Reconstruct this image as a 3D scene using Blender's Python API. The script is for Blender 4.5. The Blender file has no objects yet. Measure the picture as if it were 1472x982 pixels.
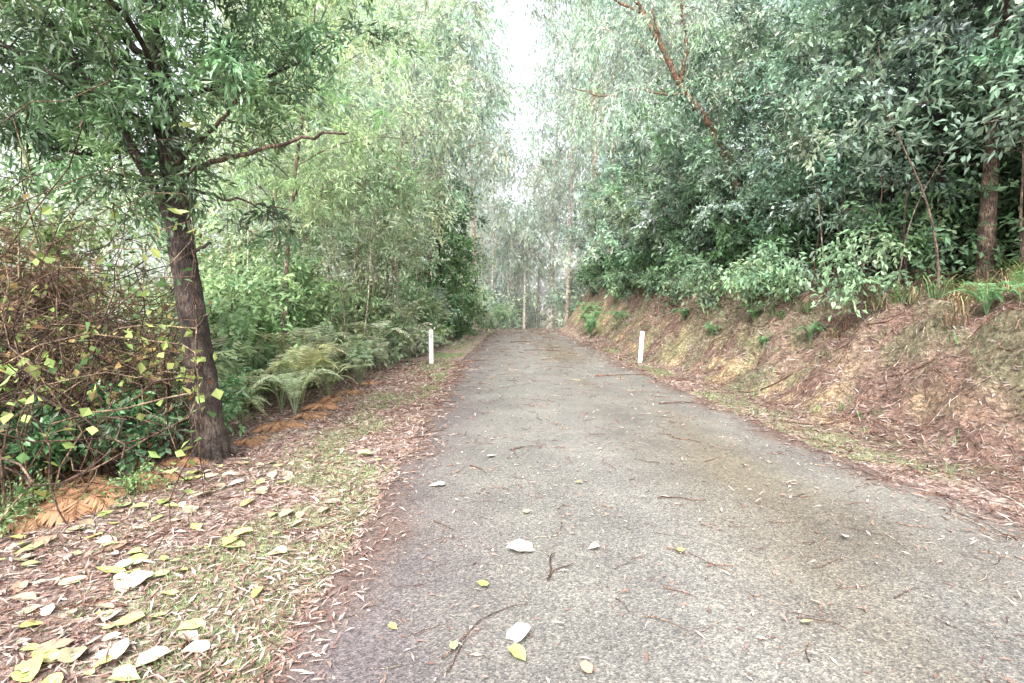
import bpy, math
import numpy as np
from mathutils import Vector
rng=np.random.default_rng(7)
U=rng.uniform
# ---------------------------------------------------------------- noise
def _h(i,j,s):
    n=np.sin(i*127.1+j*311.7+s*74.7)*43758.5453
    return n-np.floor(n)
def vn(x,y,s=0):
    x=np.asarray(x,float);y=np.asarray(y,float)
    i=np.floor(x);j=np.floor(y);f=x-i;g=y-j
    f=f*f*(3-2*f);g=g*g*(3-2*g)
    return (_h(i,j,s)*(1-f)+_h(i+1,j,s)*f)*(1-g)+(_h(i,j+1,s)*(1-f)+_h(i+1,j+1,s)*f)*g
def fbm(x,y,s=0,o=4):
    a=.5;r=0
    for k in range(o):
        r=r+a*vn(x*2**k,y*2**k,s+k*7);a*=.5
    return r/(1-.5**o)
def sm(a,b,x):
    t=np.clip((x-a)/(b-a),0,1);return t*t*(3-2*t)
# ---------------------------------------------------------------- terrain
def roadz(y):
    y=np.asarray(y,float)
    return np.where(y<31,0,np.where(y<55,-.0045*(y-31)**2,-.0045*576-.216*(np.minimum(y,75)-55)))
def Ledge(y):
    b=np.interp(y,[-30,2,4.3,8,13,25,37,55,90],[-.9,-.97,-1.03,-1.2,-1.42,-1.25,-.9,.8,6])
    return b+.12*(fbm(y*1.3,y*0+3,1)-.5)+.06*(vn(y*6,y*0,2)-.5)
def Redge(y):
    b=np.interp(y,[-30,2,5,8,13,25,37,55,90],[3.8,3.55,3.3,3.1,2.9,2.85,2.95,5.0,10.4])
    return b+.16*(fbm(y*1.1,y*0+9,3)-.5)+.06*(vn(y*6,y*0,4)-.5)
def hgt(x,y):
    x=np.asarray(x,float);y=np.asarray(y,float)
    rz=roadz(y);l=Ledge(y)-x;r=x-Redge(y)
    n1=fbm(x*.9,y*.9,11)-.5;n2=fbm(x*4,y*4,15,3)-.5
    hl=-.35*sm(1.8,4.5,l)-.9*sm(4.5,16,l)+n1*.35*sm(.8,4,l)+n2*.07*sm(0,.5,l)
    H=np.interp(y,[-20,4,8,12,25,37,60],[1.2,1.25,1.45,1.75,2.45,3.1,3.6])
    toe=np.interp(y,[0,8,14,22,60],[1.1,.95,.8,.5,.45])+.3*(fbm(y*.5,y*0,21)-.5)
    w=1.1+H*.42
    t=(r-toe)/w
    bank=H*(sm(-.12,1.05,t)*.75+.25*np.clip(t,0,1))
    hill=np.clip(r-toe-w,0,80)*.2
    n4=fbm(x*2.2,y*2.2,19,3)-.5
    hr=bank+hill+n1*.9*sm(.0,.9,t)+n4*.5*sm(0,.3,t)+n2*(.05*sm(0,.5,r)+.28*sm(0,.4,t))
    out=np.where(l>0,hl,np.where(r>0,hr,-.035))
    return out+rz
def geo(a,b,s0,g):
    o=[];x=a;s=s0
    while x<b:
        x+=s;s*=g;o.append(x)
    return o
rows=np.array(list(np.arange(-14,0,.5))+list(np.arange(0,16,.1))+list(np.arange(16,46,.25))+geo(45.75,420,.4,1.09))
lo=np.array([0.0]+list(np.arange(.08,6,.08))+geo(6,320,.2,1.12))
# ---------------------------------------------------------------- materials
def newmat(n):
    m=bpy.data.materials.new(n);m.use_nodes=True
    nt=m.node_tree;nt.nodes.clear();return m,nt
def N(nt,t,**k):
    n=nt.nodes.new(t)
    for a,b in k.items(): setattr(n,a,b)
    return n
def ramp(nt,fac,stops):
    r=nt.nodes.new('ShaderNodeValToRGB')
    e=r.color_ramp.elements
    while len(e)<len(stops): e.new(.5)
    for q,(p,c) in zip(e,stops):
        q.position=p;q.color=(*c,1) if len(c)==3 else c
    nt.links.new(fac,r.inputs[0]);return r.outputs[0]
def mixc(nt,typ,f,a,b):
    m=nt.nodes.new('ShaderNodeMix');m.data_type='RGBA';m.blend_type=typ
    if isinstance(f,(int,float)): m.inputs[0].default_value=f
    else: nt.links.new(f,m.inputs[0])
    for s,v in ((m.inputs[6],a),(m.inputs[7],b)):
        if isinstance(v,tuple): s.default_value=(*v,1)
        else: nt.links.new(v,s)
    return m.outputs[2]
def leafmat(name,trans=.35,gloss=.05):
    m,nt=newmat(name);L=nt.links.new
    at=N(nt,'ShaderNodeAttribute',attribute_name='Col');c=at.outputs['Color']
    d=N(nt,'ShaderNodeBsdfDiffuse');t=N(nt,'ShaderNodeBsdfTranslucent')
    L(c,d.inputs[0]);L(c,t.inputs[0])
    m1=N(nt,'ShaderNodeMixShader');m1.inputs[0].default_value=trans
    L(d.outputs[0],m1.inputs[1]);L(t.outputs[0],m1.inputs[2]);last=m1
    if gloss>0:
        g=N(nt,'ShaderNodeBsdfGlossy');g.inputs['Roughness'].default_value=.4
        last=N(nt,'ShaderNodeMixShader');last.inputs[0].default_value=gloss
        L(m1.outputs[0],last.inputs[1]);L(g.outputs[0],last.inputs[2])
    o=N(nt,'ShaderNodeOutputMaterial');L(last.outputs[0],o.inputs[0]);return m
def barkmat(name):
    m,nt=newmat(name);L=nt.links.new
    at=N(nt,'ShaderNodeAttribute',attribute_name='Col')
    tc=N(nt,'ShaderNodeTexCoord');mp=N(nt,'ShaderNodeMapping');mp.inputs['Scale'].default_value=(1,1,.22)
    L(tc.outputs['Object'],mp.inputs[0])
    a=N(nt,'ShaderNodeTexNoise');a.inputs['Scale'].default_value=55;a.inputs['Detail'].default_value=7;a.inputs['Distortion'].default_value=1.2;a.inputs['Roughness'].default_value=.65
    L(mp.outputs[0],a.inputs['Vector'])
    b=N(nt,'ShaderNodeTexNoise');b.inputs['Scale'].default_value=6;b.inputs['Detail'].default_value=6
    L(tc.outputs['Object'],b.inputs['Vector'])
    r1=ramp(nt,a.outputs['Fac'],[(.40,(.22,.2,.18)),(.5,(.85,.84,.82)),(.64,(1.9,1.85,1.8))])
    r2=ramp(nt,b.outputs['Fac'],[(.38,(.5,.47,.46)),(.55,(1.05,1.03,1.0)),(.66,(1.8,1.85,1.7))])
    c=mixc(nt,'MULTIPLY',1.0,mixc(nt,'MULTIPLY',1.0,at.outputs['Color'],r1),r2)
    bu=N(nt,'ShaderNodeBump');bu.inputs['Strength'].default_value=1;bu.inputs['Distance'].default_value=.03
    L(a.outputs['Fac'],bu.inputs['Height'])
    p=N(nt,'ShaderNodeBsdfPrincipled');p.inputs['Roughness'].default_value=.85
    L(c,p.inputs['Base Color']);L(bu.outputs[0],p.inputs['Normal'])
    o=N(nt,'ShaderNodeOutputMaterial');L(p.outputs[0],o.inputs[0]);return m
def groundmat():
    m,nt=newmat('leaf_litter_soil');L=nt.links.new
    at=N(nt,'ShaderNodeAttribute',attribute_name='Col')
    tc=N(nt,'ShaderNodeTexCoord')
    v=N(nt,'ShaderNodeTexVoronoi');v.inputs['Scale'].default_value=38;v.inputs['Randomness'].default_value=1
    nz=N(nt,'ShaderNodeTexNoise');nz.inputs['Scale'].default_value=12;nz.inputs['Detail'].default_value=8;nz.inputs['Roughness'].default_value=.75
    L(tc.outputs['Object'],nz.inputs['Vector'])
    ds=mixc(nt,'ADD',.25,tc.outputs['Object'],nz.outputs['Color']);L(ds,v.inputs['Vector'])
    sep=N(nt,'ShaderNodeSeparateColor');L(v.outputs['Color'],sep.inputs[0])
    r=ramp(nt,sep.outputs[0],[(0,(.35,.3,.27)),(.35,(.75,.7,.66)),(.7,(1.15,1.05,1)),(1,(1.9,1.8,1.7))])
    r2=ramp(nt,nz.outputs['Fac'],[(.35,(.45,.45,.45)),(.65,(1.4,1.4,1.4))])
    c=mixc(nt,'MULTIPLY',1.0,mixc(nt,'MULTIPLY',1.0,at.outputs['Color'],r),r2)
    bu=N(nt,'ShaderNodeBump');bu.inputs['Strength'].default_value=1;bu.inputs['Distance'].default_value=.07
    L(nz.outputs['Fac'],bu.inputs['Height'])
    p=N(nt,'ShaderNodeBsdfPrincipled');p.inputs['Roughness'].default_value=.95
    L(c,p.inputs['Base Color']);L(bu.outputs[0],p.inputs['Normal'])
    o=N(nt,'ShaderNodeOutputMaterial');L(p.outputs[0],o.inputs[0]);return m
def roadmat():
    m,nt=newmat('asphalt');L=nt.links.new
    at=N(nt,'ShaderNodeAttribute',attribute_name='Col')
    tc=N(nt,'ShaderNodeTexCoord')
    v=N(nt,'ShaderNodeTexVoronoi');v.inputs['Scale'].default_value=120;L(tc.outputs['Object'],v.inputs['Vector'])
    sep=N(nt,'ShaderNodeSeparateColor');L(v.outputs['Color'],sep.inputs[0])
    r=ramp(nt,sep.outputs[0],[(0,(.5,.5,.5)),(.5,(.92,.92,.92)),(.85,(1.22,1.2,1.16)),(1,(1.7,1.65,1.5))])
    nz=N(nt,'ShaderNodeTexNoise');nz.inputs['Scale'].default_value=1.1;nz.inputs['Detail'].default_value=8;nz.inputs['Roughness'].default_value=.68
    L(tc.outputs['Object'],nz.inputs['Vector'])
    r2=ramp(nt,nz.outputs['Fac'],[(.3,(.68,.67,.69)),(.55,(1.,1.,.99)),(.7,(1.2,1.2,1.16))])
    n3=N(nt,'ShaderNodeTexNoise');n3.inputs['Scale'].default_value=45;n3.inputs['Detail'].default_value=4
    L(tc.outputs['Object'],n3.inputs['Vector'])
    r3=ramp(nt,n3.outputs['Fac'],[(.35,(.78,.78,.79)),(.65,(1.18,1.18,1.15))])
    c=mixc(nt,'MULTIPLY',1.0,mixc(nt,'MULTIPLY',1.0,mixc(nt,'MULTIPLY',1.0,at.outputs['Color'],r),r2),r3)
    bu=N(nt,'ShaderNodeBump');bu.inputs['Strength'].default_value=.6;bu.inputs['Distance'].default_value=.005
    L(v.outputs['Distance'],bu.inputs['Height'])
    p=N(nt,'ShaderNodeBsdfPrincipled');p.inputs['Roughness'].default_value=.55
    L(c,p.inputs['Base Color']);L(bu.outputs[0],p.inputs['Normal'])
    o=N(nt,'ShaderNodeOutputMaterial');L(p.outputs[0],o.inputs[0]);return m
def plainmat(name,col,rough=.5,var=.12):
    m,nt=newmat(name);L=nt.links.new
    tc=N(nt,'ShaderNodeTexCoord');nz=N(nt,'ShaderNodeTexNoise');nz.inputs['Scale'].default_value=9;nz.inputs['Detail'].default_value=6
    L(tc.outputs['Object'],nz.inputs['Vector'])
    c=mixc(nt,'MULTIPLY',1.0,col,ramp(nt,nz.outputs['Fac'],[(.3,(1-var*2,)*3),(.65,(1,1,1))]))
    p=N(nt,'ShaderNodeBsdfPrincipled');p.inputs['Roughness'].default_value=rough;L(c,p.inputs['Base Color'])
    o=N(nt,'ShaderNodeOutputMaterial');L(p.outputs[0],o.inputs[0]);return m
LEAF=leafmat('leaf',.33,0);LEAFG=leafmat('glossy_leaf',.28,.07);DRY=leafmat('dry_leaf',.1,.0);BARK=barkmat('bark');GROUND=groundmat();ROAD=roadmat()
# ---------------------------------------------------------------- mesh builder
def nrm(v): return v/np.maximum(np.linalg.norm(v,axis=-1,keepdims=True),1e-9)
class MB:
    def __init__(s): s.V=[];s.F=[];s.C=[];s.M=[];s.n=0
    def add(s,V,F,C,m):
        s.V.append(V);s.F.append(F+s.n);s.C.append(C);s.M.append(np.full(len(F),m));s.n+=len(V)
    def tube(s,path,r,col,sides=6,m=1,rough=0):
        path=np.asarray(path,float);n=len(path);r=np.broadcast_to(np.asarray(r,float),(n,))
        t=nrm(np.gradient(path,axis=0));ref=np.array([.31,.93,.17]) if abs(t[:,2]).mean()>.5 else np.array([.1,.13,1.])
        a=nrm(np.cross(t,ref));b=np.cross(t,a)
        an=np.arange(sides)*2*math.pi/sides
        rr=r[:,None]*np.ones((1,sides))
        if rough: rr=rr*(1+rough*(rng.random((n,sides))-.5))
        V=path[:,None]+rr[...,None]*(a[:,None]*np.cos(an)[None,:,None]+b[:,None]*np.sin(an)[None,:,None])
        V=V.reshape(-1,3)
        i=np.arange(n-1)[:,None]*sides;j=np.arange(sides)[None];k=(j+1)%sides
        F=np.stack([i+j,i+k,i+sides+k,i+sides+j],-1).reshape(-1,4)
        C=np.tile(np.asarray(col,float),(len(V),1))*(1+.15*(rng.random((len(V),1))-.5))
        s.add(V,F,C,m)
    def leaves(s,P,D,L,W,C,up=.7,m=0,Nv=None,curl=.12):
        n=len(P)
        if n==0:return
        L=np.broadcast_to(L,(n,))[:,None];W=np.broadcast_to(W,(n,))[:,None]
        D=nrm(D)
        nv=nrm(rng.normal(size=(n,3))*up+np.array([0,0,1.])) if Nv is None else Nv
        S=nrm(np.cross(D,nv));nn=np.cross(S,D)
        q=rng.uniform(.38,.55,(n,1))
        a=P;b=P+D*L*q+S*W*.5+nn*L*curl;c=P+D*L;d=P+D*L*q-S*W*.5+nn*L*curl
        V=np.stack([a,b,c,d],1).reshape(-1,3)
        F=np.arange(4*n).reshape(n,4)
        s.add(V,F,np.repeat(C,4,0),m)
    def obj(s,name,mats,smooth=True):
        V=np.concatenate(s.V);F=np.concatenate(s.F);C=np.concatenate(s.C);M=np.concatenate(s.M)
        me=bpy.data.meshes.new(name);me.vertices.add(len(V));me.vertices.foreach_set('co',V.ravel())
        me.loops.add(F.size);me.loops.foreach_set('vertex_index',F.ravel().astype(np.int32))
        me.polygons.add(len(F));me.polygons.foreach_set('loop_start',(np.arange(len(F))*4).astype(np.int32))
        try: me.polygons.foreach_set('loop_total',np.full(len(F),4,np.int32))
        except Exception: pass
        me.polygons.foreach_set('material_index',M.astype(np.int32))
        me.update(calc_edges=True)
        ca=me.color_attributes.new('Col','FLOAT_COLOR','POINT')
        ca.data.foreach_set('color',np.concatenate([np.clip(C,0,.9),np.ones((len(C),1))],1).astype(np.float32).ravel())
        for x in mats: me.materials.append(x)
        if smooth: me.polygons.foreach_set('use_smooth',(M==1))
        o=bpy.data.objects.new(name,me);bpy.context.collection.objects.link(o);return o
def cvar(col,n,v=.25,h=.12):
    col=np.asarray(col,float)
    return col*(1+v*(rng.random((n,1))*2-1))*(1+h*(rng.random((n,3))*2-1))
def clumps(mb,cent,size,per,L,W,col,droop=.2,cv=.3,flat=.7,up=.8,alt=None,altp=0):
    cent=np.asarray(cent,float);k=len(cent)
    if k==0:return
    T=7
    td=rng.normal(size=(k,T,3));td[...,2]=td[...,2]*flat-droop*.5;td=nrm(td)*U(.5,1.25,(k,T,1))
    size=np.broadcast_to(size,(k,))
    ci=np.repeat(np.arange(k),per);n=len(ci);ti=rng.integers(0,T,n)
    sdist=rng.random(n)**.7
    dd=td[ci,ti]
    P=cent[ci]+dd*(sdist*size[ci]*1.5)[:,None]+rng.normal(size=(n,3))*(size[ci]*.10)[:,None]
    P[:,2]-=droop*(sdist**2)*size[ci]
    D=nrm(dd)*.8+rng.normal(size=(n,3))*.6+np.array([0,0,-droop])
    cc=cvar(col,k,cv,.1)[ci]
    if alt is not None:
        msk=rng.random(k)<altp;cc=np.where(msk[ci][:,None],cvar(alt,k,cv,.1)[ci],cc)
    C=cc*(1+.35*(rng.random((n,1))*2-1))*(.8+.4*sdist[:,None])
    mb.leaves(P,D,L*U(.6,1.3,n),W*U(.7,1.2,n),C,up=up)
def bez(a,b,c,n):
    t=np.linspace(0,1,n)[:,None];return (1-t)**2*a+2*t*(1-t)*b+t*t*c
def tree(mb,base,H,r0,lean=(0,0),start=.35,R=2.,nl=12,cl=3,per=120,L=.1,W=.04,col=(.07,.13,.05),bark=(.12,.09,.07),droop=.2,cs=.45,up=.35,sides=7,alt=None,altp=0,cv=.35,taper=.6,wob=.02):
    x,y=base;z=float(hgt(x,y))-.1
    n=14;t=np.linspace(0,1,n)
    ph=U(0,6,4)
    pts=np.stack([x+lean[0]*t**1.3+H*wob*np.sin(t*5+ph[0])*t,y+lean[1]*t**1.3+H*wob*np.sin(t*4+ph[1])*t,z+H*t],1)
    rad=r0*(1-.85*t)+r0*.5*np.exp(-t*H/.35)
    mb.tube(pts,rad,bark,sides)
    cents=[]
    a0=U(0,6)
    for i in range(nl):
        tt=start+(1-start)*(i+U(.1,.9))/nl*.97
        p=np.array([np.interp(tt,t,pts[:,q]) for q in range(3)])
        az=a0+i*2.4+U(-.4,.4)
        s=(tt-start)/(1-start)
        ln=R*(1-taper*s)*U(.65,1.15)*(.75+.5*math.sin(min(1,s*3)*1.57)-.25)
        d=np.array([math.cos(az),math.sin(az),0])
        e=p+d*ln+np.array([0,0,ln*(up+.3*s)*U(.4,1.3)-droop*.2*ln])
        mid=p+d*ln*.5+np.array([0,0,ln*(up+.25)*.6])
        bp=bez(p,mid,e,6);mb.tube(bp,np.linspace(r0*.32*(1-.5*s),r0*.05+.002,6),bark,4)
        for j in range(cl):
            q=U(.35,1.05);c=(1-q)**2*p+2*q*(1-q)*mid+q*q*e
            c2=c+rng.normal(size=3)*cs*np.array([1,1,.6])
            if y<30: mb.tube(np.array([c,(c+c2)/2+[0,0,.05],c2]),[r0*.07+.003,r0*.05+.002,.002],bark,3)
            cents.append(c2)
    cents.append(pts[-1]);cents.append(pts[-2])
    cents=np.array(cents)
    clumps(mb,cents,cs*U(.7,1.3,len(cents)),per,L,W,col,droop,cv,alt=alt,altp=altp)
    return pts
def T(name,*a,mat=None,**k):
    mb=MB();tree(mb,*a,**k);return mb.obj(name,[mat or LEAF,BARK])
# ---------------------------------------------------------------- ground + road
L_=Ledge(rows);R_=Redge(rows)
XS=np.concatenate([L_[:,None]-lo[::-1][None,:],L_[:,None]+(R_-L_)[:,None]*np.linspace(0,1,9)[1:-1][None,:],R_[:,None]+lo[None,:]],1)
YS=np.repeat(rows[:,None],XS.shape[1],1)
ZS=hgt(XS,YS)
nL=len(lo)
ZS[:,nL-1]=roadz(rows)-.01;ZS[:,nL+7]=roadz(rows)-.01
def gridobj(name,X,Y,Z,C,mat):
    r,c=X.shape
    i=np.arange(r-1)[:,None]*c;j=np.arange(c-1)[None]
    F=np.stack([i+j,i+j+1,i+c+j+1,i+c+j],-1).reshape(-1,4)
    mb=MB();mb.add(np.stack([X,Y,Z],-1).reshape(-1,3),F,C.reshape(-1,3),0)
    o=mb.obj(name,[mat],False);o.data.polygons.foreach_set('use_smooth',np.ones(len(F),bool));return o
l=Ledge(YS)-XS;r=XS-Redge(YS)
n1=fbm(XS*1.5,YS*1.5,31);n3=fbm(XS*5,YS*5,41)
def lerp(a,b,t): return a+(b-a)*t[...,None]
def ochre_f(x,y): 
    rr=x-Redge(y)
    return sm(.50,.60,fbm(x*2.6,y*1.4,51))*sm(.7,1.0,rr)*(1-sm(1.4,2.0,rr))*sm(4.5,7,y)
C=np.ones(XS.shape+(3,))*np.array([.34,.255,.23])
C=lerp(C,np.array([.43,.35,.32]),sm(.4,.6,n3))
gr=sm(.42,.56,n1)*np.where(l>0,(1-sm(.8,1.3,l)),np.where(r>0,(1-sm(.4,.8,r))*.7,0))
C=lerp(C,np.array([.33,.36,.22]),np.clip(gr,0,1)*.8)
bk=sm(.4,.9,r)
C=lerp(C,np.array([.19,.125,.105]),bk)
C=lerp(C,np.array([.27,.21,.16]),bk*sm(.45,.62,fbm(XS*3,YS*3,59))*.8)
C=lerp(C,np.array([.42,.35,.21]),ochre_f(XS,YS)*.85)
C=lerp(C,np.array([.17,.19,.11]),bk*sm(.5,.62,fbm(XS*1.7,YS*1.7,57))*.65)
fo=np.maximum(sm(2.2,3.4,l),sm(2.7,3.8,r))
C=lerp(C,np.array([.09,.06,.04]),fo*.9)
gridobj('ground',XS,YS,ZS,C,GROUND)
u=np.linspace(0,1,37)
ry=rows[(rows<140)]
RX=Ledge(ry)[:,None]+(Redge(ry)-Ledge(ry))[:,None]*u[None];RY=np.repeat(ry[:,None],len(u),1)
RZ=roadz(RY)+.004+.035*(1-(2*u[None]-1)**2)
RC=np.ones(RX.shape+(3,))*np.array([.185,.178,.168])
uu=np.repeat(u[None],len(ry),0)
ed=np.minimum(uu,1-uu)*4.5
RC=lerp(RC,np.array([.14,.118,.127]),(1-sm(.1,1.0,uu*4.5+.8*(fbm(RX*1.5,RY*.6,61)-.5)))*.9)
RC=lerp(RC,np.array([.16,.138,.105]),np.exp(-((uu-.68)/.15)**2)*sm(.35,.6,fbm(RX*.7,RY*.25,63))*.9)
RC=lerp(RC,np.array([.215,.208,.20]),(np.exp(-((uu-.42)/.07)**2))*.5)
RC=lerp(RC,np.array([.145,.10,.088]),(1-sm(.0,.45,ed+.7*(fbm(RX*2,RY*1.5,65)-.5)))*.9)
gridobj('road',RX,RY,RZ,RC,ROAD)
# ---------------------------------------------------------------- ground cover
def scat(n,x0,x1,y0,y1,fy=1.):
    y=y0+(y1-y0)*rng.random(n)**fy
    return U(x0,x1,n),y
def surf(x,y):
    r_=(x>Ledge(y))&(x<Redge(y));uu=(x-Ledge(y))/(Redge(y)-Ledge(y))
    return np.where(r_,roadz(y)+.006+.035*(1-(2*uu-1)**2),hgt(x,y))
def gnorm(x,y):
    e=.08
    return nrm(np.stack([-(surf(x+e,y)-surf(x-e,y))/(2*e),-(surf(x,y+e)-surf(x,y-e))/(2*e),np.ones_like(x)],-1))
litc=np.array([[.28,.17,.13],[.40,.27,.23],[.52,.42,.37],[.20,.12,.10],[.62,.55,.49],[.38,.25,.22],[.46,.37,.31]])
def litter(mb,x,y,Lm,Wm,cols=litc,lift=.012,tilt=.25,bright=1.):
    n=len(x);z=surf(x,y)+lift*rng.random(n)+.004
    nn=gnorm(x,y);nn=nrm(nn+rng.normal(size=(n,3))*tilt)
    a=U(0,6.283,n);D=np.stack([np.cos(a),np.sin(a),0*a],-1);D=nrm(D-nn*(D*nn).sum(-1,keepdims=True))
    C=cols[rng.integers(0,len(cols),n)]*U(.6,1.25,(n,1))*bright
    mb.leaves(np.stack([x,y,z],-1),D,Lm,Wm,C,Nv=nn,curl=.05)
mb=MB()
def add_lit(n,x0,x1,y0,y1,fn,fy=1.6,Ls=(.03,.08),Ws=(.006,.013),**k):
    x,y=scat(n,x0,x1,y0,y1,fy);m=rng.random(n)<fn(x,y);x=x[m];y=y[m]
    litter(mb,x,y,U(*Ls,len(x))*(1+np.clip(y,0,30)/16),U(*Ws,len(x))*(1+np.clip(y,0,30)/12),**k)
off=lambda x,y:np.maximum(Ledge(y)-x,x-Redge(y))
add_lit(66000,-4.5,-.7,.8,14,lambda x,y:np.where(Ledge(y)-x>0,.75,np.exp((Ledge(y)-x)/.16)*.55),fy=1.9,bright=.92)
add_lit(60000,2.9,8.0,1.5,22,lambda x,y:np.where(x-Redge(y)>0,np.clip(.25+.8*(fbm(x*1.5,y*1.5,71)),0,1)*(1-.85*ochre_f(x,y)),np.exp((x-Redge(y))/.22)*.65),bright=.66,Ls=(.03,.12))
add_lit(15000,-4,9,12,36,lambda x,y:np.where(off(x,y)>0,.7*(1-.8*ochre_f(x,y)),np.exp(off(x,y)/.25)*.5),bright=.8)
add_lit(26000,-1.3,3.7,.8,34,lambda x,y:.2+.35*np.exp(off(x,y)/.5),fy=1.3,Ls=(.015,.06),Ws=(.005,.013),bright=.95)
mb.obj('leaf_litter',[DRY])
mb=MB()
def stick(x,y,a,ln,r,col,seg=7,bend=.12):
    t=np.linspace(-.5,.5,seg);cx=x+ln*t*math.cos(a)+ln*bend*np.sin(t*4+U(0,3))*-math.sin(a)*.5;cy=y+ln*t*math.sin(a)+ln*bend*np.sin(t*5+U(0,3))*math.cos(a)*.5
    z=surf(cx,cy)+r*1.1+.012*rng.random(seg)
    mb.tube(np.stack([cx,cy,z],-1),r*np.linspace(1,.5,seg),col,4,m=1)
tc_=[(.25,.13,.09),(.33,.21,.15),(.18,.09,.07),(.5,.4,.33)]
for i in range(3400):
    if i%2: x,y=U(-3.8,-1),.9+13*rng.random()**1.5
    else: x,y=U(3.1,7.5),1.8+17*rng.random()**1.4
    stick(x,y,U(0,6.3),U(.08,.45)*(1+y/20),U(.0015,.004)*(1+y/12),tc_[rng.integers(4)],4)
for i in range(900):
    y=1+33*rng.random()**1.3;x=U(float(Ledge(y)),float(Redge(y)))
    stick(x,y,U(0,6.3),U(.04,.2)*(1+y/14),U(.0012,.0026)*(1+y/9),tc_[rng.integers(4)],5)
for (x,y,a,ln,r) in [(1.28,3.85,.05,.36,.005),(.22,2.85,1.2,.34,.006),(.27,2.8,.8,.2,.005),(-.12,2.3,.75,.55,.004),(-.2,2.15,1.0,.35,.003),(-.3,4.6,-.9,.3,.006),(.15,5.3,.5,.35,.006),(3.05,2.75,.1,.3,.006),(1.9,5.6,-.8,.4,.006),(2.6,7.8,.0,.8,.01),(2.3,11,.1,1.1,.012),(-.9,6,1.1,.5,.007),(-1.2,10,.3,.8,.01),(1.25,2.1,.9,.15,.003),(-.45,3.4,-.7,.2,.004),(3.9,6.5,2.8,1.2,.012),(4.4,8.5,2.5,1.4,.014),(1.,17,.1,1.2,.012),(.4,21,.2,1.,.014),(2.,24,-.1,1.2,.014),(-.8,14,.4,.8,.01),(5.4,6.2,2.3,1.3,.012),(5.6,7.6,2.9,1.6,.014),(5,11,2.7,1.8,.016)]:
    stick(x,y,a,ln,r,(.2,.11,.08),9,.2)
mb.obj('fallen_twigs',[DRY,BARK])
mb=MB()
def bigleaf(x,y,s,col,a=None):
    a=U(0,6.3) if a is None else a
    k=12;an=np.linspace(0,2*math.pi,k,endpoint=False)
    rr=s*(.5+.04*np.cos(an*2)+.11*(rng.random(k)-.5));rr[0]*=1.25;rr[6]*=.78
    asp=U(.7,1.05)
    px=rr*np.cos(an)*1.08;py=rr*np.sin(an)*asp
    X=x+px*math.cos(a)-py*math.sin(a);Y=y+px*math.sin(a)+py*math.cos(a)
    z0=float(surf(x,y))+.012
    tilt=rng.normal(size=2)*.12
    cu=U(.1,1.3)
    Z=z0+cu*(py**2)/s+.004+s*.08*rng.random(k)+(px*tilt[0]+py*tilt[1])
    Z=np.maximum(Z,surf(X,Y)+.006)
    V=[[x,y,z0+.004]]+[[X[i],Y[i],Z[i]] for i in range(k)]
    F=[[0,1+i,1+(i+1)%k,1+(i+2)%k] for i in range(0,k,2)]
    V=np.array(V);mb.add(V,np.array(F),np.tile(np.asarray(col)*U(.7,1.1),(len(V),1))*(1+.35*(rng.random((len(V),1))-.5)),0)
yel=[(.44,.49,.23),(.54,.50,.33),(.52,.44,.33),(.40,.49,.17),(.56,.50,.41),(.56,.55,.20),(.40,.29,.21)]
for i in range(135):
    y=1.5+3.6*rng.random()**1.1;x=-y*.98+rng.random()**1.25*(y*.98-1.3)
    if x>-1.25: continue
    bigleaf(x,y,U(.04,.13),yel[rng.integers(7)])
for i in range(50):
    y=U(2.6,5.1);x=U(-3.2,-1.8)-(y-2.6)*.1;bigleaf(x,y,U(.04,.12),yel[rng.integers(7)])
yel[4]=(.64,.60,.50)
for (x,y,s,c) in [(.06,3.05,.13,4),(.03,2.22,.10,4),(.02,2.1,.08,3),(-.15,2.65,.06,3),(.5,3.05,.06,4),(1.0,3.0,.05,5),(-.6,4.2,.1,4),(.55,4.2,.05,5),(-.25,2.15,.05,0),(.3,2.0,.06,6),(1.35,2.3,.05,0),(2.1,3.2,.05,4),(-.2,5.0,.08,4),(.1,3.6,.05,0),(-.55,2.3,.04,5),(.9,5.2,.05,4),(2.3,2.1,.05,0)]:
    bigleaf(x,y,s,yel[c])
mb.obj('fallen_leaves',[DRY])
# grass
mb=MB()
def blades(x,y,Lb,Wb,col,lean=.5):
    n=len(x);z=surf(x,y)-.005
    D=np.stack([rng.normal(size=n)*lean,rng.normal(size=n)*lean,np.ones(n)],-1)
    mb.leaves(np.stack([x,y,z],-1),D,Lb,Wb,cvar(col,n,.3,.12),up=3,curl=.05)
x,y=scat(60000,-3.6,-.9,.9,18,1.6);ll=Ledge(y)-x;g=(ll>.05)&(rng.random(len(x))<sm(.42,.6,fbm(x*1.5,y*1.5,31))*(1-.8*sm(.8,1.3,ll)))
x=x[g];y=y[g];blades(x,y,U(.02,.05,len(x))*(1+y/14),U(.003,.007,len(x))*(1+y/10),(.31,.39,.20),.9)
x,y=scat(22000,3.1,5,1.5,18,1.5);g=(x-Redge(y)>.0)&(x-Redge(y)<.6)&(rng.random(len(x))<sm(.44,.62,fbm(x*1.5,y*1.5,31)))
x=x[g];y=y[g];blades(x,y,U(.02,.05,len(x))*(1+y/14),U(.003,.007,len(x))*(1+y/10),(.26,.35,.17),.9)
mb.obj('grass',[LEAF])
mb=MB()
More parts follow.
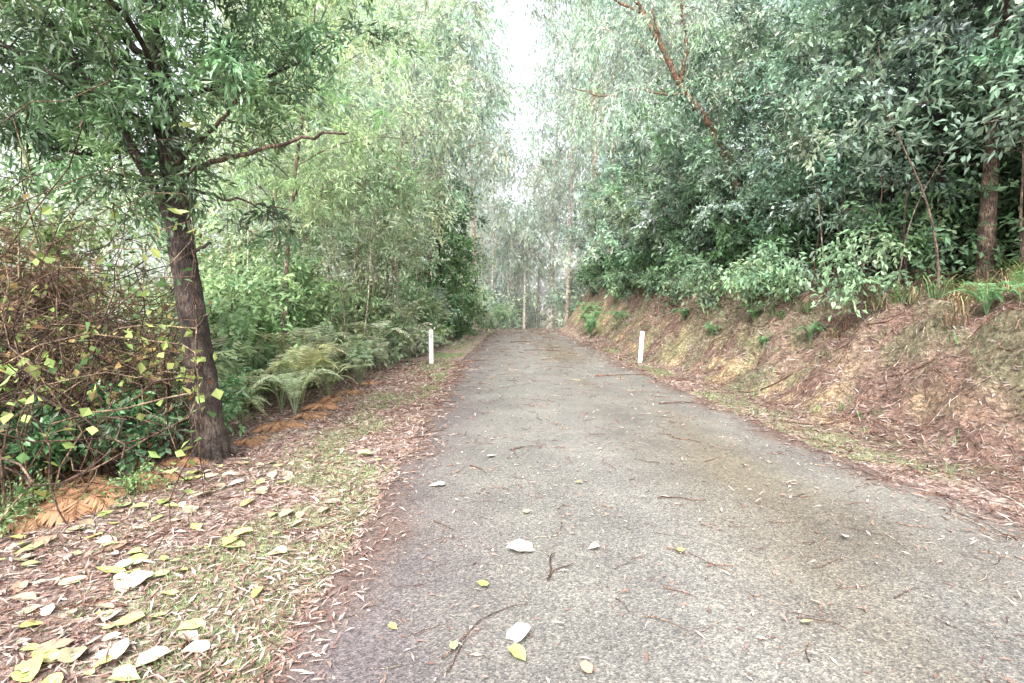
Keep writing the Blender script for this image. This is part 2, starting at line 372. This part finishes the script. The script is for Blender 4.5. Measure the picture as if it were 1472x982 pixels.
def tuft(x,y,n,h,col,w=.014,bend=1.):
    z=float(hgt(x,y))
    a=U(0,6.3,n);o=U(.1,.9,n)*bend;P=np.stack([x+rng.normal(size=n)*.06,y+rng.normal(size=n)*.06,np.full(n,z)],-1)
    hd=np.stack([np.cos(a),np.sin(a),0*a],-1);h=h*U(.5,1.1,n)[:,None];C=cvar(col,n,.35,.12)
    p1=P+hd*o[:,None]*h*.25+[0,0,1]*h*.5;p2=p1+hd*o[:,None]*h*.35+[0,0,1]*h*.25;p3=p2+hd*o[:,None]*h*.4-[0,0,1]*h*.12*o[:,None]
    S=np.stack([-np.sin(a),np.cos(a),0*a],-1)*w*.5
    V=np.stack([P-S,P+S,p1-S,p1+S,p2-S*.8,p2+S*.8,p3-S*.1,p3+S*.1],1).reshape(-1,3)
    b=np.arange(n)[:,None,None]*8;F=(b+np.array([[0,1,3,2],[2,3,5,4],[4,5,7,6]])[None]).reshape(-1,4)
    mb.add(V,F,np.repeat(C,8,0),0)
for i in range(300):
    y=4.5+28*rng.random()**1.3;x=float(Redge(y))+U(2.1,4.0)
    k_=rng.integers(5)
    tuft(x,y,int(U(10,36)),U(.15,.5),[(.34,.27,.17),(.14,.21,.10),(.24,.17,.12),(.16,.24,.11),(.28,.22,.15)][k_],.008+.001*y,1.4)
for i in range(22):
    y=U(5.6,8);x=U(6.2,8.0);tuft(x,y,40,U(.35,.6),(.2,.32,.10) if i%3 else (.42,.38,.2),.009,1.4)
for i in range(150):
    y=4+20*rng.random();x=float(Redge(y))+U(.6,2.8);tuft(x,y,int(U(6,16)),U(.08,.22),(.17,.26,.12),.008)
mb.obj('grass_tuft',[LEAF])
# ---------------------------------------------------------------- ferns
def fern(mb,x,y,h,nf,col,dead=False,w=.5):
    z=float(hgt(x,y))
    for i in range(nf):
        a=U(0,6.283);ln=h*U(.75,1.3);o=U(.25,.85)
        d=np.array([math.cos(a),math.sin(a),0])
        p0=np.array([x,y,z]);k=16
        top=p0+d*ln*o*.3+np.array([0,0,ln*(1.2 if not dead else .35)*U(.7,1.1)]);e=p0+d*ln*o+np.array([0,0,ln*(.75 if not dead else -.0)*U(.4,1.1)])
        pt=bez(p0,top,e,k);mb.tube(pt,np.linspace(.005,.0015,k),np.array(col)*.8,3,m=0)
        t=nrm(np.gradient(pt,axis=0));sd=nrm(np.cross(t,[0,0,1.]));f=np.linspace(0,1,k)
        m=f>.2
        prof=np.sin(np.clip((f-.12)/.88,0,1)*math.pi*.93+.15)**.8*ln*w*.42
        for sg in (-1,1):
            for sub in (0,.5):
                PP=pt[m]+t[m]*ln/k*sub;D=sd[m]*sg+t[m]*.45+np.array([0,0,-.15 if not dead else -.6])+rng.normal(size=(m.sum(),3))*.08
                mb.leaves(PP,D,np.maximum(prof[m],.02),np.maximum(prof[m]*.2,.010),cvar(col,m.sum(),.2,.08),up=.15,curl=-.03)
def F(name,*a,**k):
    mb=MB();fern(mb,*a,**k);return mb.obj(name,[LEAF])
fg=(.50,.60,.41)
for (x,y,h) in [(-2.95,7.0,.65),(-3.4,7.6,1.0),(-2.95,8.3,.8),(-3.6,8.7,1.1),(-2.75,9.4,.6),(-4.0,7.4,1.1),(-3.0,10.4,.9),(-3.8,10.0,1.2),(-2.95,11.6,.9),(-3.8,12,1.2),(-2.7,13.6,.7),(-3.0,14.6,.9),(-2.9,16.3,.9),(-4.4,8.8,1.2),(-3.4,6.5,.65),(-2.9,18,.9),(-4.3,6.6,.9),(-4.8,7.8,1.3),(-3.4,9.2,1.1),(-3.4,11.1,1.1),(-3.5,14,1.1),(-3.2,7.9,1.),(-3.3,12.4,1.1)]:
    F('fern',x,y,h*.98*U(.85,1.1),int(U(13,21)),np.array(fg)*U(.65,1.15)*np.array([U(.8,1.2),1,U(.8,1.1)]),w=.42)
for (x,y,h) in [(3.6,24.5,1.2),(3.5,23,1.),(3.8,26,1.2),(4.1,20,.7),(5.1,8.9,.35),(5.0,10.8,.4),(4.7,9.7,.25),(6.0,6.6,.45),(4.6,14,.4),(5.6,5.6,.35),(4.6,12,.3)]:
    F('fern',x,y,h,14,(.24,.42,.21))
for (x,y,h) in [(-1.6,37,1.3),(-2.3,36,1.6),(-3.5,35,1.8),(-1.4,40,1.8),(-.4,43,2.2),(-1.1,44,2.4)]:
    F('fern',x,y,h,14,(.34,.48,.28))
mb=MB()
for (x,y,h) in [(-3.55,4.25,.45),(-3.35,4.0,.4),(-3.15,4.9,.35),(-2.85,6.3,.4),(-2.75,6.9,.35),(-3.6,5.0,.4),(-4.1,4.4,.5),(-2.8,8.1,.4),(-2.9,5.7,.35),(-3.75,3.8,.4),(-4.2,4.1,.4),(-2.75,7.5,.35),(-3.9,4.7,.45),(-4.6,4.9,.6),(-4.4,5.4,.7),(-5,5.2,.8),(-2.75,8.9,.35),(-2.75,9.9,.35),(-3.25,3.85,.45),(-3.05,4.45,.4),(-3.5,3.7,.45),(-3.15,4.15,.4),(-3.75,4.1,.5)]:
    fern(mb,x,y,h,18,np.array((.40,.235,.14))*U(.7,1.2),dead=True,w=.6)
mb.obj('dead_bracken',[DRY])
# ---------------------------------------------------------------- guide posts
WH=plainmat('white_paint',(.8,.79,.77),.45);RED=plainmat('red_reflector',(.45,.03,.03),.2)
GRY=plainmat('grey_reflector',(.6,.6,.6),.3)
import bmesh
def post(x,y,h,lean):
    e=bpy.data.objects.new('guide_post',None);bpy.context.collection.objects.link(e)
    e.location=(x,y,float(surf(np.array(x),np.array(y)))-.02);e.rotation_euler=(0,lean,0)
    def part(nm,w,d,z0,z1,mat,y0=0,tilt=0):
        bm=bmesh.new();bmesh.ops.create_cube(bm,size=1)
        for v in bm.verts:
            v.co.x*=w;v.co.y=v.co.y*d+y0;v.co.z=z0 if v.co.z<0 else z1+(tilt*(.5 if v.co.y>y0 else -.5))
        bmesh.ops.bevel(bm,geom=bm.edges[:],offset=min(w,d)*.15,segments=2,affect='EDGES')
        me=bpy.data.meshes.new(nm);bm.to_mesh(me);bm.free();me.materials.append(mat)
        o=bpy.data.objects.new(nm,me);bpy.context.collection.objects.link(o);o.parent=e
    part('post_body',.11,.05,-.1,h,WH,0,.02)
    part('reflector',.05,.008,h-.2,h-.1,GRY,-.030)
    part('back_reflector',.05,.008,h-.2,h-.1,RED,.030)
post(-2.05,13.2,.9,.0);post(3.35,13.6,.85,.06)
# ---------------------------------------------------------------- main left tree
mb=MB();DB=(.085,.065,.058)
zb=float(hgt(-2.97,5.1))-.08
tp=np.array([[-2.95,5.1,zb],[-3.0,5.1,zb+.25],[-3.06,5.1,.9],[-3.13,5.1,1.5],[-3.22,5.12,2.1],[-3.28,5.15,2.7],[-3.33,5.15,3.3],[-3.4,5.15,4.0],[-3.5,5.15,4.8],[-3.6,5.2,6.],[-3.7,5.2,7.2],[-3.7,5.2,8.3]])
tt=np.linspace(0,1,70);ti=np.linspace(0,1,len(tp));sp=np.stack([np.interp(tt,ti,tp[:,k]) for k in range(3)],1)
sp=np.stack([np.convolve(np.pad(sp[:,k],2,'edge'),np.ones(5)/5,'valid') for k in range(3)],1)
rr=np.interp(sp[:,2],[zb,0.3,1.5,3,5,8.3],[.18,.14,.118,.10,.07,.02])
mb.tube(sp,rr,DB,20,rough=.15)
for a in np.linspace(0.4,6.68,6)[:-1]:
    d=np.array([math.cos(a),math.sin(a),0]);b=np.array([-2.97,5.1,zb])
    q=bez(b+[0,0,.35],b+d*.12+[0,0,.15],b+d*.3+[0,0,0],6);mb.tube(q,np.linspace(.08,.03,6),DB,6)
cents=[]
def limb(pts,r0,r1,cl=0,cs=.3,bark=DB,store=None):
    pts=np.array(pts,float);n=len(pts)*4
    s=np.linspace(0,1,n);si=np.linspace(0,1,len(pts))
    q=np.stack([np.interp(s,si,pts[:,k]) for k in range(3)],1)
    q=np.stack([np.convolve(np.pad(q[:,k],1,'edge'),np.ones(3)/3,'valid') for k in range(3)],1)
    q[1:-1]+=rng.normal(size=(n-2,3))*.012
    mb.tube(q,np.linspace(r0,r1,n),bark,6)
    for j in range(cl):
        i=int(U(.45,1)*(n-1));c=q[i];c2=c+rng.normal(size=3)*cs*np.array([1,1,.6])
        mb.tube(np.array([c,(c+c2)/2+[0,0,.04],c2]),[.008,.006,.003],bark,3)
        (cents if store is None else store).append(c2)
LB=(.2,.15,.12)
limb([[-3.27,5.1,2.7],[-2.9,5.05,2.85],[-2.4,4.95,2.93],[-1.9,4.95,3.05],[-1.5,5,3.12]],.03,.01,0,bark=LB)
limb([[-3.27,5.1,2.75],[-3.0,5.0,3.0],[-2.7,4.9,3.15],[-2.5,4.85,3.35],[-2.3,4.8,3.6]],.028,.01,10,.25,LB)
limb([[-3.25,5.15,2.65],[-2.9,5.3,2.6],[-2.6,5.5,2.55],[-2.3,5.6,2.5]],.018,.006,2,.2,LB)
limb([[-3.33,5.1,3.1],[-3.6,4.9,3.35],[-4.2,4.7,3.6],[-4.9,4.5,4.1]],.04,.012,14,.35)
limb([[-3.3,5.1,2.9],[-3.8,5.2,3.0],[-4.4,5.3,3.0],[-5.1,5.3,3.3]],.03,.01,12,.35)
limb([[-3.25,5.1,2.2],[-3.7,5.0,3.3],[-4.3,4.8,4.3],[-5.0,4.6,5.2]],.05,.02,16,.4)
limb([[-3.4,5.1,3.8],[-3.9,4.9,4.3],[-4.6,4.7,4.7],[-5.3,4.5,5.2]],.04,.012,16,.4)
limb([[-3.45,5.1,4.1],[-3.0,4.9,4.4],[-2.6,4.7,4.6],[-2.2,4.5,4.9]],.035,.012,16,.35)
limb([[-3.4,5.1,3.6],[-3.1,4.5,3.8],[-3.2,4.0,4.0],[-3.4,3.6,4.2]],.03,.01,12,.35)
limb([[-3.35,5.1,3.4],[-3.0,5.4,3.7],[-2.5,5.6,3.9],[-2.0,5.7,4.2]],.03,.01,14,.35)
limb([[-3.5,5.1,4.8],[-3.9,5.6,5.4],[-4.6,5.9,5.8]],.03,.01,14,.5)
limb([[-3.5,5.1,5.],[-2.9,5.5,5.6],[-2.3,5.9,6]],.03,.01,14,.5)
limb([[-3.2,5.1,1.95],[-2.98,5.0,2.02],[-2.85,5.0,2.1]],.022,.012)
limb([[-3.1,5.0,1.25],[-2.9,4.85,1.35],[-2.75,4.8,1.5]],.012,.006)
for q in [(-3.3,5.0,2.75),(-3.2,4.9,2.7),(-3.6,4.8,2.75),(-3.9,4.9,2.9),(-3.0,4.9,2.6),(-3.4,4.9,3.2),(-3.3,4.85,3.0),(-3.45,4.85,3.6),(-3.1,4.8,3.4),(-3.5,4.8,2.6)]: cents.append(np.array(q))
for i in range(75): cents.append(np.array([U(-5.5,-2.0),U(4,6.6),U(3.8,7.8)]))
for i in range(45): cents.append(np.array([U(-5.6,-3.2),U(4.4,6.4),U(3.2,5.6)]))
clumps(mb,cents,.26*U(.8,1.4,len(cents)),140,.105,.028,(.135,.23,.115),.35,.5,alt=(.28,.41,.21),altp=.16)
mb.obj('blackwood_tree',[LEAFG,BARK])
# ---------------------------------------------------------------- vine thicket
mb=MB()
for i in range(900):
    x=U(-7.2,-3.25);y=U(3.4,7.4)
    if x>-3.5 and y<4.6: continue
    if x/y>-.64: continue
    k=16;p=np.array([x,y,float(hgt(x,y))]);v=np.array([U(-.6,.3),U(-.5,.4),1.1]);P=[p.copy()]
    st=U(.14,.36)
    for j in range(k):
        v=v+rng.normal(size=3)*.38+np.array([0,0,-.09 if p[2]>1 else .02]);v/=np.linalg.norm(v);p=p+v*st;p[2]=max(p[2],-.3);p[0]=min(p[0],-.60*p[1]-.05*rng.random());P.append(p.copy())
    P=np.array(P);mb.tube(P,np.linspace(U(.004,.013),.003,k+1),[(.15,.09,.065),(.20,.13,.09),(.09,.055,.045),(.28,.20,.14)][rng.integers(4)],4)
    if rng.random()<.4:
        n=int(U(5,22));ii=rng.integers(3,k,n);c=[(.38,.48,.17),(.32,.42,.15),(.14,.25,.10),(.42,.34,.15),(.30,.19,.11)][rng.integers(5)]
        mb.leaves(P[ii]+rng.normal(size=(n,3))*.07,rng.normal(size=(n,3))+[0,0,-.5],U(.05,.11,n),U(.04,.09,n),cvar(c,n,.3,.1),up=1.2)
mb.obj('vine_thicket',[LEAF,BARK])
def plant(name,x,y,h,n,L,W,col,spread=.25):
    mb=MB();z=float(hgt(x,y));cs=[]
    for i in range(6):
        a=U(0,6.3);e=np.array([x+math.cos(a)*spread*U(.4,1.2),y+math.sin(a)*spread*U(.4,1.2),z+h*U(.5,1.1)])
        mb.tube(bez(np.array([x,y,z]),np.array([x,y,z+h*.6]),e,5),np.linspace(.006,.002,5),(.12,.16,.06),3);cs+= [e,(e+[x,y,z+h*.6])/2]
    clumps(mb,cs,spread*.6,n,L,W,col,.2,.35);mb.obj(name,[LEAFG,BARK])
for (x,y,h,c) in [(-4.1,4.6,.7,(.11,.22,.10)),(-3.7,5.1,.8,(.11,.23,.10)),(-4.6,5.,.8,(.10,.2,.08)),(-3.3,5.7,.5,(.15,.28,.13)),(-3.4,6.1,.6,(.2,.34,.17)),(-5.3,5.4,.9,(.09,.18,.08)),(-3.9,4.35,.6,(.13,.25,.11)),(-3.45,4.7,.6,(.13,.25,.12))]:
    plant('undergrowth_plant',x,y,h,42,.09,.045,c)
for (x,y,h,c) in [(-3.75,3.85,.22,(.25,.40,.16)),(-3.0,4.05,.15,(.22,.38,.14)),(-3.55,3.5,.2,(.22,.36,.14))]:
    plant('undergrowth_plant',x,y,h,45,.035,.014,c,.2)
# ---------------------------------------------------------------- left trees
G1=(.16,.25,.11);G2=(.34,.44,.26);GP=(.48,.57,.41);GB=(.155,.235,.165);GB2=(.24,.345,.25)
PB=(.58,.52,.46)
T('wattle_tree',(-4.3,9.8),8.2,.06,lean=(.8,-.3),start=.42,R=3.0,nl=20,cl=5,per=155,L=.13,W=.029,col=(.46,.59,.34),bark=(.3,.25,.2),droop=.5,cs=.42)
T('wattle_tree',(-5.8,12.5),9.5,.08,lean=(.8,0),start=.25,R=3.2,nl=20,cl=5,per=110,L=.17,W=.04,col=(.45,.56,.36),bark=(.35,.3,.25),droop=.5,cs=.5)
T('wattle_tree',(-3.6,15.5),10.5,.08,lean=(1.0,0),start=.42,R=3.0,nl=18,cl=5,per=90,L=.2,W=.047,col=(.50,.60,.43),bark=(.45,.4,.34),droop=.5,cs=.5)
for (x,y,H,c) in [(-3.9,14.5,5.5,G2),(-4.6,15.5,6,GP),(-3.5,16.5,6.5,GP),(-5.5,16.5,7,GP),(-4.2,18,7,G2),(-3.7,20,6.5,GP),(-6.3,14,5,G2),(-5.2,19,7.5,GP),(-7.2,17,7,GP)]:
    T('sapling',(x,y),H,.035,lean=(U(-.3,.3),0),start=.5,R=1.4,nl=9,cl=4,per=55,L=.2,W=.055,col=c,bark=PB,droop=.3,cs=.42)
for (x,y,H) in [(-2.9,21.5,6.2),(-2.7,25,7)]:
    T('understory_tree',(x,y),H,.08,start=.12,R=1.6,nl=16,cl=4,per=80,L=.21,W=.07,col=(.17,.27,.14),bark=DB,droop=.3,cs=.45)
for (x,y,H,R,c) in [(-7.5,8.5,3.2,2.2,(.17,.22,.10)),(-5.3,9.8,2.4,1.5,(.34,.45,.25)),(-9.5,9,4.5,2.5,G2),(-6.2,12,3.4,2.,G2),(-10,12,6,3,GP),(-8,14,5,2.5,G2),(-4.9,12.5,2.0,1.2,GP),(-12.5,10,5,3,GP),(-4.9,8.6,1.8,1.1,(.32,.44,.24)),(-12,15,6,3,GP),(-6.5,7.2,2.2,1.6,(.19,.14,.09)),(-4.6,10.8,2.6,1.2,(.3,.42,.22)),
    (-3.9,13.2,1.7,.9,G2),(-3.5,15.4,1.5,.8,GP),(-3.4,17.3,1.8,.9,G2),(-3.3,19.4,2,1,GP),(-3.1,22.8,2.2,1.1,G2),(-2.9,27.5,2.5,1.2,(.25,.36,.2)),(-2.9,30.5,3,1.4,GP),(-5,17.5,2.5,1.4,G2),(-5.5,21,3,1.6,GP),(-4.6,24.5,3.5,1.7,G2),(-4.8,29,4,2,GP)]:
    T('shrub',(x,y),H,.03,start=.08,R=R,nl=13,cl=5,per=60,L=.13+.002*y,W=.055+.001*y,col=c,bark=(.16,.12,.09),droop=.25,cs=.25+.11*R)
for i in range(46):
    x=U(-6.4,-3.1);y=U(10.5,19)
    mb=MB();tree(mb,(x,y),U(3.2,6.5),U(.013,.028),lean=(U(-.7,.7),0),start=.72,R=.8,nl=4,cl=2,per=32,L=.17,W=.045,col=GP,bark=[(.72,.66,.58),(.45,.38,.32),(.64,.58,.5)][i%3],cs=.35,wob=.03,sides=5);mb.obj('sapling',[LEAF,BARK])
# ---------------------------------------------------------------- right bank trees
HL=(.44,.56,.46)  # bright clump colour: highlights on the foliage painted into the leaves
def rt(x,y,H,R,c,st=.15,per=105,L=.125,W=.058,r=.07,nl=18,cl=5,bark=DB,mat=None,**k):
    T('understory_tree',(x,y),H,r,start=st,R=R,nl=nl,cl=cl,per=per,L=L,W=W,col=c,bark=bark,droop=.4,cs=.36,cv=.5,alt=HL,altp=.22,mat=mat or LEAFG,**k)
rt(7.5,8.3,8,2.5,GB2,.36,r=.13,bark=(.22,.16,.13),lean=(-.2,0),nl=20)
rt(7.2,8.9,7,2.2,GB,.30,r=.06,nl=17,bark=(.05,.04,.035),lean=(-.5,0))
rt(8.8,7.6,7,2.6,GB,.25,nl=18)
rt(7.1,9.9,7,2.2,(.28,.39,.29),.2,r=.05,nl=20)
rt(6.9,11.4,7.5,2.4,(.21,.32,.22),.2,r=.05,nl=20)
rt(8.8,10.5,9,2.6,GB,.18,nl=20)
rt(6.6,13.2,7,2.3,(.27,.38,.26),.2,L=.13,W=.06,r=.05)
rt(8.6,13.5,10,2.8,GB2,.15,L=.16,W=.07,nl=20,per=80)
rt(6.5,15.5,8,2.4,GB2,.2,L=.16,W=.07,r=.05,per=90)
rt(10.5,9.2,9,2.8,GB,.08,nl=18,L=.18,W=.085,per=60)
rt(11,12.5,10,3,(.14,.22,.14),.06,nl=18,L=.22,W=.10,per=50)
rt(7.9,6.0,6.5,2.0,(.27,.38,.29),.45,r=.045,lean=(-.8,.3),nl=20)
for (x,y,H,R,c) in [(6.1,18,7,2.3,(.25,.35,.24)),(6.0,21,7,2.3,(.29,.40,.27)),(5.9,24,7.5,2.4,(.33,.44,.31)),(5.8,27.5,7,2.5,(.38,.49,.36)),(6.2,31,8,2.6,(.44,.54,.41)),(8.6,17,10,2.8,GB2),(8.7,21,11,3,(.32,.42,.31)),(9,26,12,3,(.42,.52,.40)),(12,16,12,3.5,GB),(13,21,13,3.5,GB2),(5.6,35.5,7.5,2.8,(.48,.58,.45)),(9.5,33,12,3.2,(.52,.61,.49))]:  # leaf colours get paler further off, distance haze painted in
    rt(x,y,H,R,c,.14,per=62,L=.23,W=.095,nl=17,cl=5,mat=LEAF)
for (x,y,H) in [(9.5,9,2.6),(10.8,10.5,3),(9.6,11.5,2.8),(8.4,12.3,2.4),(12.5,11.5,3.5),(9.3,14.5,3),(8.0,15.5,2.6),(7.9,17.5,2.6),(11.5,8.6,3),(9.9,7.8,2.4),(7.8,19.8,3),(11.5,14,3.5),(7.6,23,3)]:
    T('shrub',(x,y),H,.03,start=.05,R=1.7,nl=13,cl=5,per=52,L=.19,W=.09,col=(.10,.165,.09),bark=DB,cs=.45)
for (x,y) in [(6.7,9.0),(8,7.4),(6.3,11.5),(6.1,14.2),(5.9,17.5),(5.7,21),(5.5,25),(5.3,29),(8.2,9.6),(5.5,34)]:
    T('shrub',(x,y),U(1.0,1.8),.03,start=.2,R=.85,nl=8,cl=4,per=50,L=.10+.004*y,W=.045+.002*y,col=(.17,.27,.15),bark=DB,cs=.32)
for y in [8.2,10.1,11.2,12.8,15.2,16.6,18.9,20.2,22.5,24.2,27,31.5]:   # small shrubs leaning over the lip of the cutting
    x=float(Redge(y))+U(2.2,2.8)
    T('shrub',(x,y),U(.7,1.3),.018,lean=(-.5,0),start=.2,R=.65,nl=7,cl=3,per=42,L=.08+.004*y,W=.035+.002*y,col=np.array((.21,.31,.19))*U(.7,1.4),bark=DB,droop=.6,cs=.25)
for i in range(60):
    y=6.5+18*rng.random();x=float(Redge(y))+U(2.8,5.5)
    mb=MB();tree(mb,(x,y),U(2.2,5),U(.012,.035),lean=(U(-1.2,.8),U(-.4,.4)),start=.6,R=1.,nl=4,cl=2,per=36,L=.13,W=.055,col=GB2,bark=[(.09,.06,.05),(.22,.16,.13),(.34,.27,.22)][i%3],cs=.35,wob=.05,sides=5);mb.obj('sapling',[LEAF,BARK])
mb=MB();RB=(.30,.18,.13);st=[]
z0=float(hgt(7.3,15.8));
limb([[7.3,15.8,z0],[6.9,15.6,4],[6.3,15.4,5.6],[5.4,15,6.8],[4.7,15,7.6],[4.2,15,8.6],[3.7,15,9.5],[3.1,15,10.4],[2.9,15,12.5]],.13,.04,14,.8,RB,st)
limb([[4.9,15,7.4],[4.2,14.8,7.3],[3.4,14.8,7.5],[2.6,14.8,7.2],[1.6,14.8,7.5]],.035,.012,10,.6,RB,st)
limb([[4.7,15,7.7],[4.8,14.8,8.6],[4.5,14.6,9.8],[4.6,14.5,12]],.06,.02,12,.8,RB,st)
limb([[5.4,15,6.8],[6.0,14.8,7.4],[6.3,14.6,8.6]],.05,.02,8,.6,RB,st)
limb([[4.2,15,8.6],[3.8,14.8,9.6],[3.9,14.6,11]],.04,.015,8,.6,RB,st)
limb([[3.7,15,9.5],[2.8,14.8,9.8],[1.6,14.6,10.6],[.6,14.5,11.2]],.04,.012,16,.6,RB,st)
st+= [np.array([U(2.5,7),U(13.8,15.5),U(6.5,12)]) for i in range(40)]
clumps(mb,st,.5,65,.19,.045,(.40,.49,.39),.9,.3)
mb.obj('eucalyptus_tree',[LEAF,BARK])
# ---------------------------------------------------------------- tall gums mid/far
def gum(x,y,H,r,c=(.45,.54,.45),b=(.52,.44,.38),per=60,L=.3,W=.07,st=.45,R=None,nl=16,mb0=None,cl=5):
    mb=MB() if mb0 is None else mb0
    tree(mb,(x,y),H,r,lean=(U(-1,1),0),start=st,R=R or H*.2,nl=nl,cl=cl,per=per,L=L,W=W,col=c,bark=b,droop=1.0,cs=H*.035+.2,up=.6,cv=.3,wob=.012)
    if mb0 is None: mb.obj('eucalyptus_tree',[LEAF,BARK])
for (x,y,H,r,R) in [(-3.2,46,26,.24,6),(-4.2,30,20,.16,5.5),(-6.5,24,16,.18,4),(-8.5,30,20,.25,4),(-5,38,26,.28,6.5),(-11,22,15,.2,3.5),(6.4,40,24,.24,6.5),(10,30,20,.25,5),(5.0,48,26,.2,7),(11,38,25,.3,5),(13,26,19,.25,4),(-13,30,20,.3,4),(16,20,17,.25,4),(7.4,24,16,.18,4.5),(-14,18,12,.2,3),(5.6,30,18,.16,5),(-3.6,22,14,.11,4)]:
    gum(x,y,H,r,per=64,L=.28+.003*y,W=.075+.001*y,R=R,nl=20)
mb=MB()
for i in range(85):
    y=U(50,115);x=U(-1.0,1.0)*y*.75
    H=U(18,28)
    if -.06<x/y<.04: H=y*U(.2,.3)
    haze_tint=min(1,(y-40)/45)
    c=np.array([.46,.55,.44])*(1-haze_tint)+np.array([.68,.74,.67])*haze_tint  # leaf colour blends to pale with distance, painting in haze
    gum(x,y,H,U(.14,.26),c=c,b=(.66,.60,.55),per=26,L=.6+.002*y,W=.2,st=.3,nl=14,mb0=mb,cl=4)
for (x,y,H) in [(-1.9,50,22),(-.3,55,14),(1.2,52,11),(2.6,58,16),(3.8,54,20),(-3,60,22),(.6,62,13),(2,66,17),(-4.5,56,24),(4.8,60,22),(-2.2,64,20),(3.2,63,18)]:
    gum(x,y,H,U(.07,.2),c=(.58,.66,.56),b=(.76,.70,.64),per=34,L=.5,W=.16,st=U(.4,.65),nl=12,mb0=mb,cl=4,R=2.8)  # pale leaves and bark carry the haze of distance in their colour
for i in range(120):
    y=U(38,100);x=U(-1,1)*y*.6*rng.random()**.6
    if Ledge(y)-1.3<x<Redge(y)+1: continue
    haze_tint=min(1,(y-35)/45);c=np.array([.36,.47,.32])*(1-haze_tint)+np.array([.64,.71,.62])*haze_tint  # bushes fade with distance too, haze mixed into their leaf colour
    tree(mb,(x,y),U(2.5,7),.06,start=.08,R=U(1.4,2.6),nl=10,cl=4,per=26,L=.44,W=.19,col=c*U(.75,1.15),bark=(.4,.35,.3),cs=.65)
for (x,y,H) in [(-1.5,56,4),(.2,60,5.5),(-.6,66,7),(1.4,68,8),(2.6,74,10),(-2.6,58,5),(-2.2,48,3),(3,80,10),(.8,78,10),(6.5,56,6),(5.5,50,4.5),(-3.5,50,4)]:
    tree(mb,(x,y),H,.06,start=.05,R=2.6,nl=12,cl=4,per=32,L=.46,W=.2,col=np.array((.50,.60,.46))*U(.75,1.15),bark=(.4,.35,.3),cs=.75)  # pale green here includes painted distance haze
mb.obj('distant_trees',[LEAF,BARK])
# ---------------------------------------------------------------- thin mist hanging between the far trees
bm=bmesh.new();bmesh.ops.create_cube(bm,size=1)
for v in bm.verts: v.co.x*=170;v.co.y=v.co.y*104+84;v.co.z=v.co.z*56+14
me=bpy.data.meshes.new('mist');bm.to_mesh(me);bm.free()
mm,nt=newmat('mist');vs=N(nt,'ShaderNodeVolumeScatter');vs.inputs['Density'].default_value=.0045;vs.inputs['Color'].default_value=(.99,1,.99,1)
o=N(nt,'ShaderNodeOutputMaterial');nt.links.new(vs.outputs[0],o.inputs['Volume']);me.materials.append(mm)
bpy.context.collection.objects.link(bpy.data.objects.new('mist',me))
# ---------------------------------------------------------------- light
w=bpy.data.worlds.new('World');bpy.context.scene.world=w;w.use_nodes=True
nt=w.node_tree;bg=nt.nodes['Background']
sk=nt.nodes.new('ShaderNodeTexSky');sk.sky_type='NISHITA';sk.sun_disc=False
EL=math.radians(52);AZ=math.radians(195)
sk.sun_elevation=EL;sk.sun_rotation=AZ;sk.air_density=1.;sk.dust_density=6;sk.ozone_density=.6
hs=nt.nodes.new('ShaderNodeHueSaturation');hs.inputs['Saturation'].default_value=.3
nt.links.new(sk.outputs[0],hs.inputs['Color']);nt.links.new(hs.outputs[0],bg.inputs[0]);bg.inputs[1].default_value=.54
sun=bpy.data.lights.new('sun','SUN');sun.energy=2.5;sun.angle=math.radians(20);sun.color=(1,.98,.95)
so=bpy.data.objects.new('sun',sun);bpy.context.collection.objects.link(so)
v=Vector((math.sin(AZ)*math.cos(EL),math.cos(AZ)*math.cos(EL),math.sin(EL)))
so.rotation_euler=v.to_track_quat('Z','Y').to_euler()
cam=bpy.data.cameras.new('camera');cam.lens=18.34;cam.sensor_width=36;cam.clip_end=2000;cam.clip_start=.05
co=bpy.data.objects.new('camera',cam);bpy.context.collection.objects.link(co)
co.location=(0,0,1.5);co.rotation_euler=(math.radians(90-3.9),0,0)
sc=bpy.context.scene;sc.camera=co
sc.view_settings.view_transform='Standard';sc.view_settings.look='None';sc.view_settings.exposure=0
